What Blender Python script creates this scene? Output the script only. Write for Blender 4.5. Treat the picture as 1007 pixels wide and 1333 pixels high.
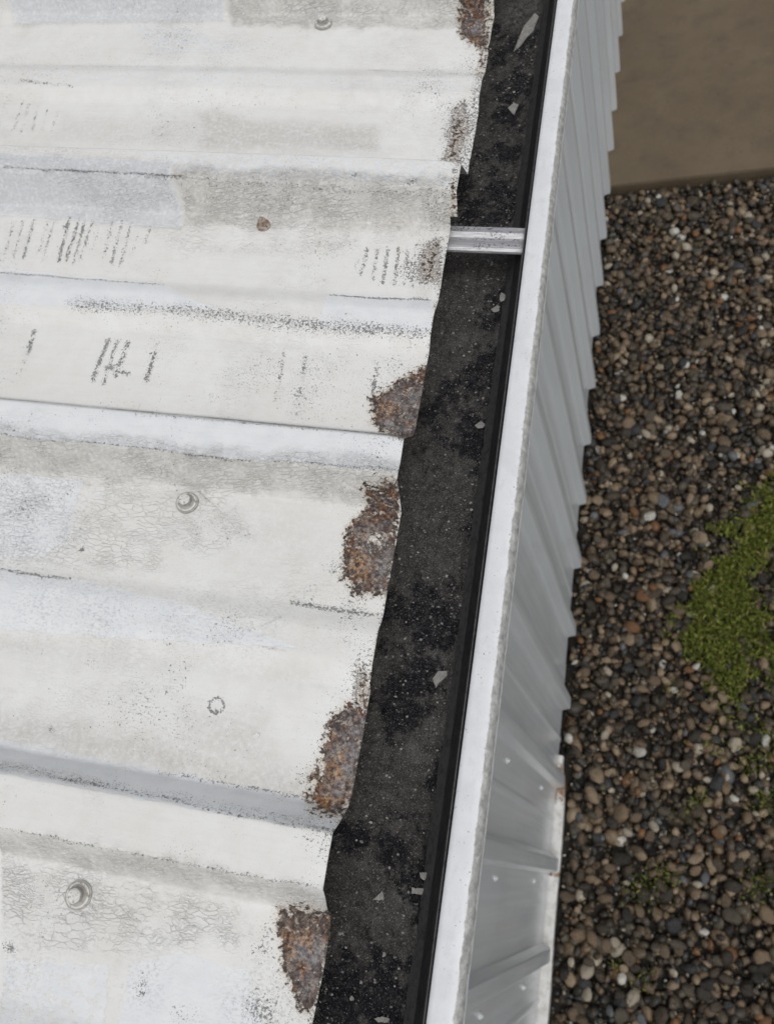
import bpy, math, random
import numpy as np
from mathutils import Vector, Matrix, Euler

for o in list(bpy.data.objects): bpy.data.objects.remove(o)
S = bpy.context.scene
COL = S.collection
R = math.radians

# ------------------------------------------------------------------ camera
cam = bpy.data.cameras.new('camera')
camo = bpy.data.objects.new('camera', cam); COL.objects.link(camo)
camo.location = (0.2174, -0.9153, 0.5696)
camo.rotation_euler = Euler((0.44498, 0.31054, 0.17417), 'XYZ')
cam.sensor_fit = 'VERTICAL'; cam.sensor_height = 36.0
cam.lens = 36.0 * 1032.64 / 1333.0
cam.clip_start = 0.01; cam.clip_end = 500
cam.dof.use_dof = True; cam.dof.focus_distance = 0.66
cam.dof.aperture_fstop = cam.lens / 2.6
S.camera = camo

# ------------------------------------------------------------------ light
SUN_AZ, SUN_EL = R(232), R(63)           # sun azimuth from +Y towards -X, elevation
w = bpy.data.worlds.new('World'); S.world = w; w.use_nodes = True
nt = w.node_tree; nt.nodes.clear()
sky = nt.nodes.new('ShaderNodeTexSky'); sky.sky_type = 'NISHITA'; sky.sun_disc = False
sky.sun_elevation = SUN_EL; sky.sun_rotation = -SUN_AZ
sky.air_density = 1.0; sky.dust_density = 4.0
hs = nt.nodes.new('ShaderNodeHueSaturation'); hs.inputs['Saturation'].default_value = 0.22
bgn = nt.nodes.new('ShaderNodeBackground'); bgn.inputs['Strength'].default_value = 0.15
wo = nt.nodes.new('ShaderNodeOutputWorld')
nt.links.new(sky.outputs[0], hs.inputs['Color']); nt.links.new(hs.outputs[0], bgn.inputs['Color'])
nt.links.new(bgn.outputs[0], wo.inputs[0])
sl = bpy.data.lights.new('sun', 'SUN'); sl.energy = 0.55; sl.angle = R(60); sl.color = (1, .965, .92)
so = bpy.data.objects.new('sun', sl); COL.objects.link(so)
sd = Vector((-math.sin(SUN_AZ)*math.cos(SUN_EL), math.cos(SUN_AZ)*math.cos(SUN_EL), math.sin(SUN_EL)))
so.rotation_euler = sd.to_track_quat('Z', 'Y').to_euler(); so.location = sd*5
vs = S.view_settings
vs.view_transform = 'Standard'; vs.look = 'None'; vs.exposure = -0.23; vs.gamma = 1.0; vs.use_curve_mapping = False

# ------------------------------------------------------------------ measures (metres)
TH = 0.20065                           # roof pitch
CT, ST = math.cos(TH), math.sin(TH)
PITCH = 0.305
RIB0 = -0.361                          # near foot of the lapped rib
GZ = -2.745                            # gravel level
XW = -0.208                            # wall pan face
rng = np.random.default_rng(7); random.seed(7)

# ------------------------------------------------------------------ helpers
def link(name, me, parent=None, mat=None):
    o = bpy.data.objects.new(name, me); COL.objects.link(o)
    if mat is not None: me.materials.append(mat)
    if parent is not None: o.parent = parent
    return o
def empty(name, loc=(0, 0, 0)):
    o = bpy.data.objects.new(name, None); COL.objects.link(o); o.location = loc; o.empty_display_size = .05
    return o
def tag(o, label=None, cat=None, group=None, kind=None):
    if label: o['label'] = label
    if cat: o['category'] = cat
    if group: o['group'] = group
    if kind: o['kind'] = kind
    return o
def mesh(name, V, F, smooth=False):
    me = bpy.data.meshes.new(name)
    V = np.asarray(V, dtype=np.float32)
    F = np.asarray(F, dtype=np.int32)
    n = F.shape[1]
    me.vertices.add(len(V)); me.vertices.foreach_set('co', V.ravel())
    me.loops.add(F.size); me.loops.foreach_set('vertex_index', F.ravel())
    me.polygons.add(len(F)); me.polygons.foreach_set('loop_start', np.arange(0, F.size, n, dtype=np.int32))
    me.polygons.foreach_set('loop_total', np.full(len(F), n, dtype=np.int32))
    me.polygons.foreach_set('use_smooth', np.full(len(F), smooth))
    me.update(calc_edges=True); me.validate()
    return me
def gridfaces(nu, nv, flip=False):
    i = np.arange(nu*nv).reshape(nu, nv)
    a, b, c, d = i[:-1, :-1], i[1:, :-1], i[1:, 1:], i[:-1, 1:]
    f = np.stack([a, b, c, d] if not flip else [a, d, c, b], -1)
    return f.reshape(-1, 4)
def attr(me, name, rgb):
    a = me.attributes.new(name, 'FLOAT_COLOR', 'POINT')
    n = len(me.vertices); d = np.ones((n, 4), dtype=np.float32); d[:, :3] = rgb
    a.data.foreach_set('color', d.ravel())
def extrude(name, prof, y0, y1, closed=True, n=1, parent=None, mat=None, smooth=False, wob=0.0):
    """profile of (x,z) swept along Y"""
    P_ = np.array(prof); ys = np.linspace(y0, y1, n+1)
    V = np.zeros((len(ys), len(P_), 3)); V[:, :, 0] = P_[:, 0]; V[:, :, 2] = P_[:, 1]; V[:, :, 1] = ys[:, None]
    if wob:
        V[:, :, 0] += (wob*(np.sin(ys*3.1+1)+.6*np.sin(ys*7.3)))[:, None]
        V[:, :, 2] += (wob*.6*np.sin(ys*4.7+2))[:, None]
    idx = np.arange(len(ys)*len(P_)).reshape(len(ys), len(P_))
    F = []
    m = len(P_)
    for j in range(m if closed else m-1):
        k = (j+1) % m
        F.append(np.stack([idx[:-1, j], idx[1:, j], idx[1:, k], idx[:-1, k]], -1))
    me = mesh(name, V.reshape(-1, 3), np.concatenate(F), smooth)
    if closed:
        import bmesh
        bm = bmesh.new(); bm.from_mesh(me); bm.verts.ensure_lookup_table()
        bm.faces.new([bm.verts[i] for i in idx[0]]); bm.faces.new([bm.verts[i] for i in idx[-1][::-1]])
        bmesh.ops.recalc_face_normals(bm, faces=bm.faces); bm.to_mesh(me); bm.free()
    return link(name, me, parent, mat)
def box(name, lo, hi, parent=None, mat=None, bev=0.0):
    import bmesh
    bm = bmesh.new(); bmesh.ops.create_cube(bm, size=1)
    for v in bm.verts:
        v.co = Vector([lo[i] + (v.co[i]+.5)*(hi[i]-lo[i]) for i in range(3)])
    if bev: bmesh.ops.bevel(bm, geom=bm.edges[:], offset=bev, segments=2, affect='EDGES')
    me = bpy.data.meshes.new(name); bm.to_mesh(me); bm.free()
    return link(name, me, parent, mat)
def sstep(a, b, x):
    t = np.clip((x-a)/(b-a), 0, 1); return t*t*(3-2*t)
def vnoise(x, y, s, seed=0):
    """smooth value noise, cell s"""
    r = np.random.default_rng(seed); T = r.random((256, 256))
    fx, fy = x/s+1000, y/s+1000
    ix, iy = np.floor(fx).astype(int), np.floor(fy).astype(int)
    tx, ty = fx-ix, fy-iy; tx = tx*tx*(3-2*tx); ty = ty*ty*(3-2*ty)
    g = lambda a, b: T[a % 256, b % 256]
    return (g(ix, iy)*(1-tx)+g(ix+1, iy)*tx)*(1-ty)+(g(ix, iy+1)*(1-tx)+g(ix+1, iy+1)*tx)*ty
def fbm(x, y, s, seed=0, o=4):
    t = 0; a = .5; n = 0
    for k in range(o):
        t = t+a*vnoise(x, y, s/2**k, seed+k); n += a; a *= .55
    return t/n
def segd(px, py, a, b):
    ax, ay = a; bx, by = b; dx, dy = bx-ax, by-ay; L = dx*dx+dy*dy+1e-12
    t = np.clip(((px-ax)*dx+(py-ay)*dy)/L, 0, 1)
    return np.hypot(px-ax-t*dx, py-ay-t*dy)
def polyd(px, py, pts, closed=True):
    """signed distance to polygon (negative inside)"""
    d = np.full(px.shape, 1e9); ins = np.zeros(px.shape, bool); n = len(pts)
    for i in range(n if closed else n-1):
        a, b = pts[i], pts[(i+1) % n]
        d = np.minimum(d, segd(px, py, a, b))
        if closed:
            c = ((a[1] > py) != (b[1] > py))
            den = (b[1]-a[1]) if abs(b[1]-a[1]) > 1e-12 else 1e-12
            ins ^= c & (px < (b[0]-a[0])*(py-a[1])/den+a[0])
    return np.where(ins, -d, d) if closed else d

# ------------------------------------------------------------------ node helper
class NT:
    def __init__(s, name):
        s.m = bpy.data.materials.new(name); s.m.use_nodes = True
        s.t = s.m.node_tree; s.t.nodes.clear()
        s.out = s.t.nodes.new('ShaderNodeOutputMaterial')
        s.b = s.t.nodes.new('ShaderNodeBsdfPrincipled'); s.t.links.new(s.b.outputs[0], s.out.inputs[0])
        s.tc = s.t.nodes.new('ShaderNodeTexCoord')
    def put(s, sock, v):
        if v is None: return
        if isinstance(v, bpy.types.NodeSocket): s.t.links.new(v, sock)
        elif isinstance(v, (tuple, list)) and len(v) == 3 and sock.type == 'RGBA': sock.default_value = (*v, 1)
        else: sock.default_value = v
    def set(s, **k):
        for a, v in k.items(): s.put(s.b.inputs[a.replace('_', ' ')], v)
    def obj(s): return s.tc.outputs['Object']
    def scale(s, v, sc):
        n = s.t.nodes.new('ShaderNodeVectorMath'); n.operation = 'MULTIPLY'; s.put(n.inputs[0], v); n.inputs[1].default_value = sc; return n.outputs[0]
    def vadd(s, a, b):
        n = s.t.nodes.new('ShaderNodeVectorMath'); n.operation = 'ADD'; s.put(n.inputs[0], a); s.put(n.inputs[1], b); return n.outputs[0]
    def noise(s, v, scale, detail=3, rough=.55, dist=0, color=False):
        n = s.t.nodes.new('ShaderNodeTexNoise'); s.put(n.inputs['Vector'], v)
        n.inputs['Scale'].default_value = scale; n.inputs['Detail'].default_value = detail
        n.inputs['Roughness'].default_value = rough; n.inputs['Distortion'].default_value = dist
        return n.outputs['Color'] if color else n.outputs['Fac']
    def vor(s, v, scale, feature='F1', out='Distance', rnd=1):
        n = s.t.nodes.new('ShaderNodeTexVoronoi'); n.feature = feature; s.put(n.inputs['Vector'], v); n.inputs['Scale'].default_value = scale
        n.inputs['Randomness'].default_value = rnd
        return n.outputs[out]
    def math(s, op, a, b=None, c=None, clamp=False):
        n = s.t.nodes.new('ShaderNodeMath'); n.operation = op; n.use_clamp = clamp
        s.put(n.inputs[0], a)
        if b is not None: s.put(n.inputs[1], b)
        if c is not None: s.put(n.inputs[2], c)
        return n.outputs[0]
    def mul(s, a, b): return s.math('MULTIPLY', a, b)
    def add(s, a, b): return s.math('ADD', a, b)
    def sub(s, a, b): return s.math('SUBTRACT', a, b)
    def step(s, x, lo, hi, a=0., b=1.):
        n = s.t.nodes.new('ShaderNodeMapRange'); n.interpolation_type = 'SMOOTHSTEP'
        for k, v in zip(('Value', 'From Min', 'From Max', 'To Min', 'To Max'), (x, lo, hi, a, b)): s.put(n.inputs[k], v)
        return n.outputs[0]
    def mix(s, f, a, b, mode='MIX'):
        n = s.t.nodes.new('ShaderNodeMix'); n.data_type = 'RGBA'; n.blend_type = mode; n.clamp_factor = True
        s.put(n.inputs[0], f); s.put(n.inputs[6], a); s.put(n.inputs[7], b); return n.outputs[2]
    def attr(s, name):
        n = s.t.nodes.new('ShaderNodeAttribute'); n.attribute_name = name
        p = s.t.nodes.new('ShaderNodeSeparateColor'); s.t.links.new(n.outputs['Color'], p.inputs[0]); return p.outputs
    def ramp(s, f, stops, interp='LINEAR'):
        n = s.t.nodes.new('ShaderNodeValToRGB'); n.color_ramp.interpolation = interp
        e = n.color_ramp.elements
        while len(e) < len(stops): e.new(.5)
        for i, (p, c) in enumerate(stops): e[i].position = p; e[i].color = (*c, 1)
        s.put(n.inputs[0], f); return n.outputs[0]
    def bump(s, h, dist=.001, st=1., nrm=None):
        n = s.t.nodes.new('ShaderNodeBump'); n.inputs['Distance'].default_value = dist; n.inputs['Strength'].default_value = st
        s.put(n.inputs['Height'], h)
        if nrm is not None: s.put(n.inputs['Normal'], nrm)
        return n.outputs[0]
    def geo(s, o):
        n = s.t.nodes.new('ShaderNodeNewGeometry'); return n.outputs[o]
    def objinfo(s, o):
        n = s.t.nodes.new('ShaderNodeObjectInfo'); return n.outputs[o]

# ------------------------------------------------------------------ materials
def mat_roof():
    n = NT('weathered_roof_paint'); P = n.obj()
    w1 = n.attr('wear_a'); w2 = n.attr('wear_shade_b'); w3 = n.attr('wear_c')
    chip, rust, crack = w1[0], w1[1], w1[2]
    blue, stain_shade, grime_shadow = w2[0], w2[1], w2[2]
    orange, metal, scuff = w3[0], w3[1], w3[2]
    # --- paint coats; blue also holds painted shade on rib near sides
    big = n.noise(P, 9, 4, .6); mid = n.noise(P, 60, 4, .6); fine = n.noise(P, 700, 3, .6)
    brush = n.noise(n.scale(P, (25, 260, 25)), 1, 3, .6)
    cream = n.mix(n.step(big, .3, .7), (.775, .778, .765), (.725, .722, .695))
    cream = n.mix(n.mul(n.step(mid, .35, .75), .35), cream, (.66, .645, .60))
    blu = n.mix(n.step(mid, .3, .7), (.715, .738, .752), (.765, .778, .787))
    bm = n.step(n.add(blue, n.mul(n.sub(n.noise(P, 140, 5, .65), .5), .7)), .44, .56)
    col = n.mix(bm, cream, blu)
    col = n.mix(n.mul(n.step(brush, .45, .75), .12), col, (.55, .545, .53))
    col = n.mix(n.mul(n.step(fine, .5, .75), .16), col, (.5, .49, .46))
    # stains (mottled tan / green-grey dirt held in the brush marks), plus painted near-side shade
    mot = n.noise(P, 260, 5, .7)
    sm = n.mul(stain_shade, n.step(mot, .22, .62))
    col = n.mix(n.mul(sm, .62), col, n.mix(bm, n.mix(n.step(n.noise(P, 20, 2), .4, .6), (.40, .375, .33), (.40, .39, .365)), (.41, .42, .43)))
    # grey scuffing
    sc = n.mul(scuff, n.step(n.noise(n.scale(P, (1, 1.6, 1)), 330, 5, .72), .48, .62))
    col = n.mix(n.mul(sc, .7), col, (.33, .345, .36))
    # cracks
    wc = n.noise(P, 70, 3, .6, color=True)
    cp = n.vadd(n.scale(P, (.30, 1, 1)), n.scale(wc, (.007, .012, .0)))
    e1 = n.vor(cp, 260, 'DISTANCE_TO_EDGE'); e2 = n.vor(cp, 560, 'DISTANCE_TO_EDGE')
    pm = n.step(n.noise(P, 34, 3, .6), .36, .58)
    c1 = n.mul(n.step(e1, .012, .055, 1, 0), pm)
    c2 = n.mul(n.step(e2, .015, .07, 1, 0), n.step(n.noise(P, 45, 3, .6), .42, .6))
    cr = n.mul(n.math('MAXIMUM', c1, n.mul(c2, .8)), crack)
    col = n.mix(n.mul(cr, .27), col, (.33, .305, .27))
    # chips : rim darker than the bared coat inside
    ch = n.noise(P, 470, 4, .62); thr = n.math('MULTIPLY_ADD', chip, -.38, .80)
    d1 = n.sub(ch, thr); m1 = n.step(d1, 0, .012); in1 = n.step(d1, .02, .06)
    sp = n.noise(P, 1100, 2, .5); thr2 = n.math('MULTIPLY_ADD', chip, -.32, .79)
    m2 = n.step(n.sub(sp, thr2), 0, .02)
    chipcol = n.mix(in1, (.075, .075, .08), n.mix(n.step(n.noise(P, 150), .4, .6), (.18, .185, .19), (.30, .30, .30)))
    col = n.mix(n.math('MAXIMUM', n.mul(m1, .92), n.mul(m2, .85)), col, chipcol)
    # grime lines, rib far-side shadow painted in with them
    gm = n.mul(grime_shadow, n.step(n.noise(P, 300, 4, .65), .33, .58))
    col = n.mix(gm, col, (.085, .08, .075))
    # rust
    rn = n.noise(P, 170, 5, .68)
    rm = n.step(n.add(rust, n.mul(n.sub(n.noise(P, 240, 5, .72), .5), 2.0)), .42, .52)
    r1 = n.noise(P, 330, 5, .7); r2 = n.noise(n.vadd(P, (3.3, 1.1, .7)), 120, 4, .65)
    rc = n.ramp(r1, [(.33, (.022, .018, .018)), (.46, (.065, .052, .048)), (.56, (.14, .11, .10)), (.66, (.34, .27, .225))])
    rc = n.mix(n.step(r2, .46, .60), rc, n.ramp(r1, [(.35, (.045, .023, .015)), (.5, (.16, .080, .045)), (.65, (.34, .205, .12))]))
    rc = n.mix(n.mul(n.step(n.noise(P, 210, 4, .7), .56, .63), .85), rc, (.56, .49, .41))
    rc = n.mix(n.mul(n.mul(orange, .72), n.step(r1, .38, .56)), rc, n.ramp(r1, [(.35, (.12, .05, .015)), (.5, (.42, .20, .055)), (.65, (.60, .38, .17))]))
    rc = n.mix(n.mul(metal, n.step(n.noise(P, 130, 4, .6), .3, .6)), rc, n.mix(n.step(r1, .35, .65), (.13, .125, .135), (.36, .345, .34)))
    rc = n.mix(n.mul(n.step(n.add(rust, n.mul(n.sub(r2, .5), .5)), .40, .75, 1, 0), .55), rc, (.050, .034, .026))
    col = n.mix(rm, col, rc)
    # tan halo of rust wash
    halo = n.mul(n.sub(n.step(n.add(rust, n.mul(n.sub(rn, .5), .5)), .12, .5), rm), .5)
    col = n.mix(n.math('MAXIMUM', halo, 0.), col, (.60, .51, .41))
    n.set(Base_Color=col, Roughness=n.mix(rm, n.mix(n.step(mid, .3, .7), (.5,)*3, (.66,)*3), (.85,)*3), Specular_IOR_Level=.35)
    h = n.mul(fine, .10)
    h = n.add(h, n.mul(brush, .16)); h = n.add(h, n.mul(mot, n.math('MULTIPLY_ADD', crack, .45, .10)))
    h = n.sub(h, n.mul(cr, .55)); h = n.sub(h, n.mul(m1, .45)); h = n.add(h, n.mul(n.mul(rm, r1), 1.6)); h = n.add(h, n.mul(bm, -.25))
    n.set(Normal=n.bump(h, .0009, .9))
    return n.m
def mat_lip():
    n = NT('white_lip_paint'); P = n.obj(); a = n.attr('wear_a')
    mid = n.noise(P, 40, 4, .6)
    col = n.mix(n.step(mid, .35, .7), (.75, .765, .78), (.69, .705, .72))
    col = n.mix(n.mul(n.step(n.noise(P, 500, 3, .6), .5, .75), .10), col, (.55, .55, .55))
    col = n.mix(n.mul(n.step(n.noise(n.scale(P, (1, .6, 1)), 90, 5, .7), .5, .7), .28), col, (.52, .53, .53))
    ch = n.noise(P, 420, 4, .62); thr = n.math('MULTIPLY_ADD', a[0], -.42, .83)
    col = n.mix(n.mul(n.step(n.sub(ch, thr), 0, .02), .8), col, n.mix(n.step(n.noise(P, 200), .4, .6), (.11, .11, .115), (.36, .36, .36)))
    ed = n.step(n.add(a[1], n.mul(n.sub(n.noise(n.scale(P, (1, .5, 1)), 200, 5, .7), .5), .7)), .42, .6)
    ecol = n.ramp(n.noise(P, 160, 5, .7), [(.3, (.13, .13, .125)), (.48, (.31, .31, .29)), (.65, (.50, .50, .475))])
    col = n.mix(n.mul(ed, .85), col, ecol)
    n.set(Base_Color=col, Roughness=.42, Specular_IOR_Level=.4, Normal=n.bump(n.add(n.mul(ch, .35), n.mul(mid, .6)), .0006, .5))
    return n.m
def mat_trough():
    n = NT('gutter_inside_painted_shade'); P = n.obj()
    a = n.noise(P, 120, 4, .6)
    col = n.mix(n.step(a, .35, .7), (.022, .022, .026), (.046, .045, .046))  # near-black: the shade inside the trough is put into the colour
    col = n.mix(n.mul(n.step(n.noise(P, 900, 2), .60, .68), .5), col, (.12, .115, .11))
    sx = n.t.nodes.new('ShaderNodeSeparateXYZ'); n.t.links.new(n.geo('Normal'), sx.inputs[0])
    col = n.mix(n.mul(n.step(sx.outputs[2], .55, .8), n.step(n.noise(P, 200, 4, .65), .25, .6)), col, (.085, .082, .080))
    n.set(Base_Color=col, Roughness=.62, Specular_IOR_Level=.3, Normal=n.bump(n.noise(P, 300, 4, .6), .0006, .5))
    return n.m
def mat_silt():
    n = NT('gutter_silt'); P = n.obj(); a = n.attr('wear_a')
    lo = n.noise(P, 28, 5, .62); mid = n.noise(P, 150, 5, .68); gr = n.noise(P, 800, 4, .7)
    wet = n.step(n.add(a[0], n.mul(n.sub(n.noise(P, 55, 7, .72), .5), 2.6)), .26, .66)
    dry = n.ramp(mid, [(.3, (.032, .030, .029)), (.5, (.062, .059, .056)), (.7, (.118, .112, .106))])
    drk = n.ramp(mid, [(.35, (.005, .005, .008)), (.55, (.014, .014, .018)), (.72, (.055, .053, .055))])
    dry = n.mix(n.mul(n.step(n.noise(P, 38, 6, .66), .48, .66), .6), dry, n.ramp(gr, [(.35, (.07, .068, .066)), (.6, (.19, .184, .178))]))
    col = n.mix(wet, dry, drk)
    col = n.mix(n.step(gr, .535, .66), col, n.mix(wet, (.25, .235, .22), (.10, .10, .10)))
    col = n.mix(n.mul(n.step(n.vor(P, 300), .10, .16, 1, 0), n.step(n.noise(P, 60), .43, .56)), col, (.25, .243, .232))
    col = n.mix(n.step(n.noise(P, 520, 2, .5), .27, .33, 1, 0), col, (.003, .003, .003))
    n.set(Base_Color=col, Roughness=.9, Specular_IOR_Level=.2, Normal=n.bump(n.add(n.mul(gr, .8), mid), .0022, 1))
    return n.m
def mat_simple(name, c0, c1, sc, rough, bumpd=.0005, spec=.4, metal=0., c2=None, sc2=400):
    n = NT(name); P = n.obj(); a = n.noise(P, sc, 5, .62)
    col = n.mix(n.step(a, .35, .68), c0, c1)
    if c2: col = n.mix(n.step(n.noise(P, sc2, 3, .6), .58, .66), col, c2)
    n.set(Base_Color=col, Roughness=rough, Specular_IOR_Level=spec, Metallic=metal, Normal=n.bump(n.noise(P, sc*6, 4, .6), bumpd, .5))
    return n.m
def mat_strap():
    n = NT('mill_aluminium'); P = n.obj()
    st = n.noise(n.scale(P, (60, 900, 60)), 1, 3, .6)
    col = n.mix(n.step(st, .35, .7), (.42, .42, .435), (.58, .58, .595))
    d = n.mul(n.step(n.noise(P, 420, 4, .65), .51, .60), n.step(n.noise(n.scale(P, (30, 160, 30)), 1, 2), .46, .6))
    col = n.mix(n.mul(d, .85), col, (.10, .095, .085))
    n.set(Base_Color=col, Metallic=.6, Roughness=.5, Normal=n.bump(st, .0003, .5))
    return n.m
def mat_wall():
    n = NT('grey_white_wall_paint'); P = n.obj()
    lo = n.noise(n.scale(P, (1, 3, .5)), 3, 4, .6); dr = n.noise(n.scale(P, (60, 60, 1.5)), 1, 4, .6)
    col = n.mix(n.step(lo, .3, .7), (.58, .61, .625), (.53, .555, .565))
    col = n.mix(n.mul(n.step(dr, .5, .72), .06), col, (.66, .68, .69))
    col = n.mix(n.mul(n.step(n.noise(n.scale(P, (5, 5, 3)), 1, 5, .65), .5, .75), .25), col, (.45, .455, .44))
    n.set(Base_Color=col, Roughness=n.mix(n.step(dr, .3, .7), (.18,)*3, (.26,)*3), Specular_IOR_Level=.5,
          Normal=n.bump(n.noise(n.scale(P, (2, 2, 1)), 2.5, 2), .004, .3))
    return n.m
def mat_trim():
    n = NT('white_base_trim'); P = n.obj(); a = n.attr('wear_a')
    m = n.noise(P, 30, 5, .65)
    col = n.mix(n.step(m, .4, .7), (.66, .66, .64), (.46, .45, .42))
    r = n.step(n.add(a[0], n.mul(n.sub(n.noise(P, 55, 5, .7), .5), 1.1)), .4, .6)
    col = n.mix(r, col, n.ramp(n.noise(P, 80, 4, .6), [(.35, (.10, .055, .03)), (.6, (.26, .16, .09))]))
    n.set(Base_Color=col, Roughness=.5)
    return n.m
def mat_pebble(info):
    n = NT('river_pebble' + ('_single' if info else '')); P = n.obj()
    r = n.objinfo('Random') if info else n.geo('Random Per Island')
    pal = [(.00, (0.0189, 0.0158, 0.0118)), (.10, (0.0361, 0.0283, 0.0204)), (.24, (0.0691, 0.0518, 0.0347)), (.38, (0.1061, 0.0770, 0.0488)), (.49, (0.0354, 0.0370, 0.0377)),
           (.55, (0.1454, 0.1045, 0.0644)), (.66, (0.0825, 0.0691, 0.0488)), (.76, (0.1965, 0.1415, 0.0865)), (.845, (0.1651, 0.0825, 0.0338)), (.875, (0.2750, 0.2083, 0.1336)),
           (.935, (0.1100, 0.1156, 0.1195)), (.952, (0.3772, 0.3300, 0.2515)), (.982, (0.5187, 0.5029, 0.4479))]
    col = n.ramp(r, pal, 'CONSTANT')
    a = n.noise(P, 90, 4, .6)
    col = n.mix(n.step(a, .3, .7), n.mix(.35, col, (.03, .025, .019)), col)
    n.set(Base_Color=col, Roughness=.42, Specular_IOR_Level=.35, Normal=n.bump(a, .003, .6))
    return n.m
def mat_concrete():
    n = NT('damp_brown_concrete'); P = n.obj()
    lo = n.noise(P, 2.2, 5, .6); f = n.noise(P, 150, 4, .7)
    col = n.mix(n.step(lo, .3, .7), (.108, .080, .048), (.145, .111, .070))
    col = n.mix(n.step(f, .45, .7), col, (.155, .116, .072))
    col = n.mix(n.mul(n.step(n.noise(P, 7, 6, .65), .45, .7), .45), col, (.075, .056, .034))
    col = n.mix(n.step(n.noise(P, 60, 2, .5), .70, .75), col, (.03, .025, .02))
    col = n.mix(n.step(n.noise(n.vadd(P, (5, 3, 1)), 80, 2, .5), .765, .79), col, (.4, .36, .3))
    n.set(Base_Color=col, Roughness=.7, Normal=n.bump(f, .002, .6))
    return n.m
def mat_moss():
    n = NT('moss'); P = n.obj()
    r = n.geo('Random Per Island')
    col = n.ramp(r, [(0, (.060, .080, .012)), (.4, (.125, .160, .024)), (.75, (.20, .225, .045)), (1, (.27, .25, .085))])
    n.set(Base_Color=col, Roughness=.8, Specular_IOR_Level=.2)
    n.b.inputs['Subsurface Weight'].default_value = 0
    return n.m

M_ROOF = mat_roof(); M_LIP = mat_lip(); M_TROUGH = mat_trough(); M_SILT = mat_silt(); M_STRAP = mat_strap()
M_WALL = mat_wall(); M_TRIM = mat_trim(); M_PEB = mat_pebble(False); M_PEB1 = mat_pebble(True); M_CONC = mat_concrete(); M_MOSS = mat_moss()
M_SOIL = mat_simple('wet_soil', (.010, .008, .006), (.028, .022, .016), 12, .8, .01)
M_FLAKE = mat_simple('fallen_paint_flake', (.26, .255, .24), (.38, .37, .35), 160, .75, .0006, c2=(.12, .115, .105), sc2=350)
M_CRUMB = None
M_SOFFIT = mat_simple('soffit_paint', (.5, .5, .5), (.6, .6, .6), 6, .5)
M_SCREW = mat_simple('painted_screw', (.70, .69, .66), (.58, .57, .54), 300, .5, .0004, c2=(.30, .27, .22))
M_RIM_SHADE = mat_simple('rim_grime_head_shade', (.42, .41, .38), (.28, .27, .25), 220, .7)  # grime on the rim, painted shade on the screw head
M_RSCREW = mat_simple('bare_rusty_screw', (.42, .38, .33), (.20, .12, .075), 260, .6, .0005, c2=(.12, .06, .035))
M_WSCREW = mat_simple('wall_screw_paint', (.62, .64, .65), (.55, .57, .58), 100, .3)

# ================================================================== the ground
g = 60.0
gs = link('ground', mesh('ground', [(-g, -g, GZ-.03), (g, -g, GZ-.03), (g, g, GZ-.03), (-g, g, GZ-.03)], [[0, 1, 2, 3]]), None, M_SOIL)
tag(gs, 'dark wet soil under the gravel and the slab', 'ground', kind='structure')

# ================================================================== the building
bld = empty('metal_building', (-.2, 0, GZ))
tag(bld, 'metal building with peeling white ribbed roof and grey ribbed wall', 'building')
INV = Matrix.Translation((.2, 0, -GZ))
def child(o, p=None):
    """parent to the building, the mesh being given in world metres"""
    o.parent = bld if p is None else p
    if p is None: o.matrix_parent_inverse = INV
    return o

# ---- roof profile
def prof(y):
    """height above the pan at y"""
    k = np.mod(y-RIB0, PITCH)
    def trap(k, a, b, c, d, h):
        return h*np.clip(np.minimum((k-a)/(b-a), (d-k)/(d-c)), 0, 1)
    t = np.clip(np.abs(k-.1865)/.033, 0, 1)
    m = .0068*(1-sstep(.28, 1., t))
    z = 0
    for o in (-.0010, -.0005, 0, .0005, .0010): z = z+trap(np.mod(k+o+.05, PITCH)-.05, 0, .0185, .0535, .072, .030)/5
    return z+m
CT_, ST_ = CT, ST
def roofpt(u, y, h):
    return np.stack([-u*CT+h*ST, y, u*ST+h*CT], -1)

# wear lists, painted shade included, in metres on the roof sheet: (distance up the slope, position along the eave)
RUST = [[(0.03, -0.0496), (-0.0024, -0.0302), (-0.0002, -0.0559), (-0.0013, -0.1081), (0.0125, -0.1058), (0.0242, -0.0937)],
        [(0.0173, -0.2087), (0.0039, -0.1993), (0.0008, -0.2486), (0.0, -0.2792), (0.0215, -0.2718), (0.0201, -0.2418)],
        [(0.0232, -0.3877), (0.007, -0.38), (0.0011, -0.4322), (0.0154, -0.4297), (0.0237, -0.4092)],
        [(0.0015, -0.5232), (-0.0028, -0.5837), (0.0018, -0.5971), (0.0264, -0.5921), (0.039, -0.5826), (0.038, -0.5645), (0.0242, -0.5432)],
        [(0.0259, -0.5951), (0.0005, -0.5924), (0.0015, -0.6121), (0.0139, -0.6059)],
        [(0.0255, -0.6556), (0.0027, -0.6543), (0.0007, -0.6668), (-0.0012, -0.7363), (0.0084, -0.735), (0.0215, -0.7393), (0.035, -0.728), (0.0402, -0.6937), (0.0338, -0.6791), (0.0242, -0.6667)],
        [(0.0082, -0.7985), (-0.0022, -0.8029), (-0.0019, -0.835), (0.0097, -0.8424), (0.011, -0.8167)],
        [(0.0147, -0.8288), (-0.0014, -0.8322), (-0.0029, -0.8792), (0.0029, -0.9029), (0.0162, -0.902), (0.0308, -0.8958), (0.0259, -0.8799), (0.0229, -0.854)],
        [(0.0341, -0.9745), (-0.0009, -0.9684), (-0.0026, -1.0144), (0.0016, -1.0249), (0.0122, -1.0198), (0.0267, -1.0024)]]
RUSTW = [.85, .44, .42, .95, .6, .95, .48, .95, .95]
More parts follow.
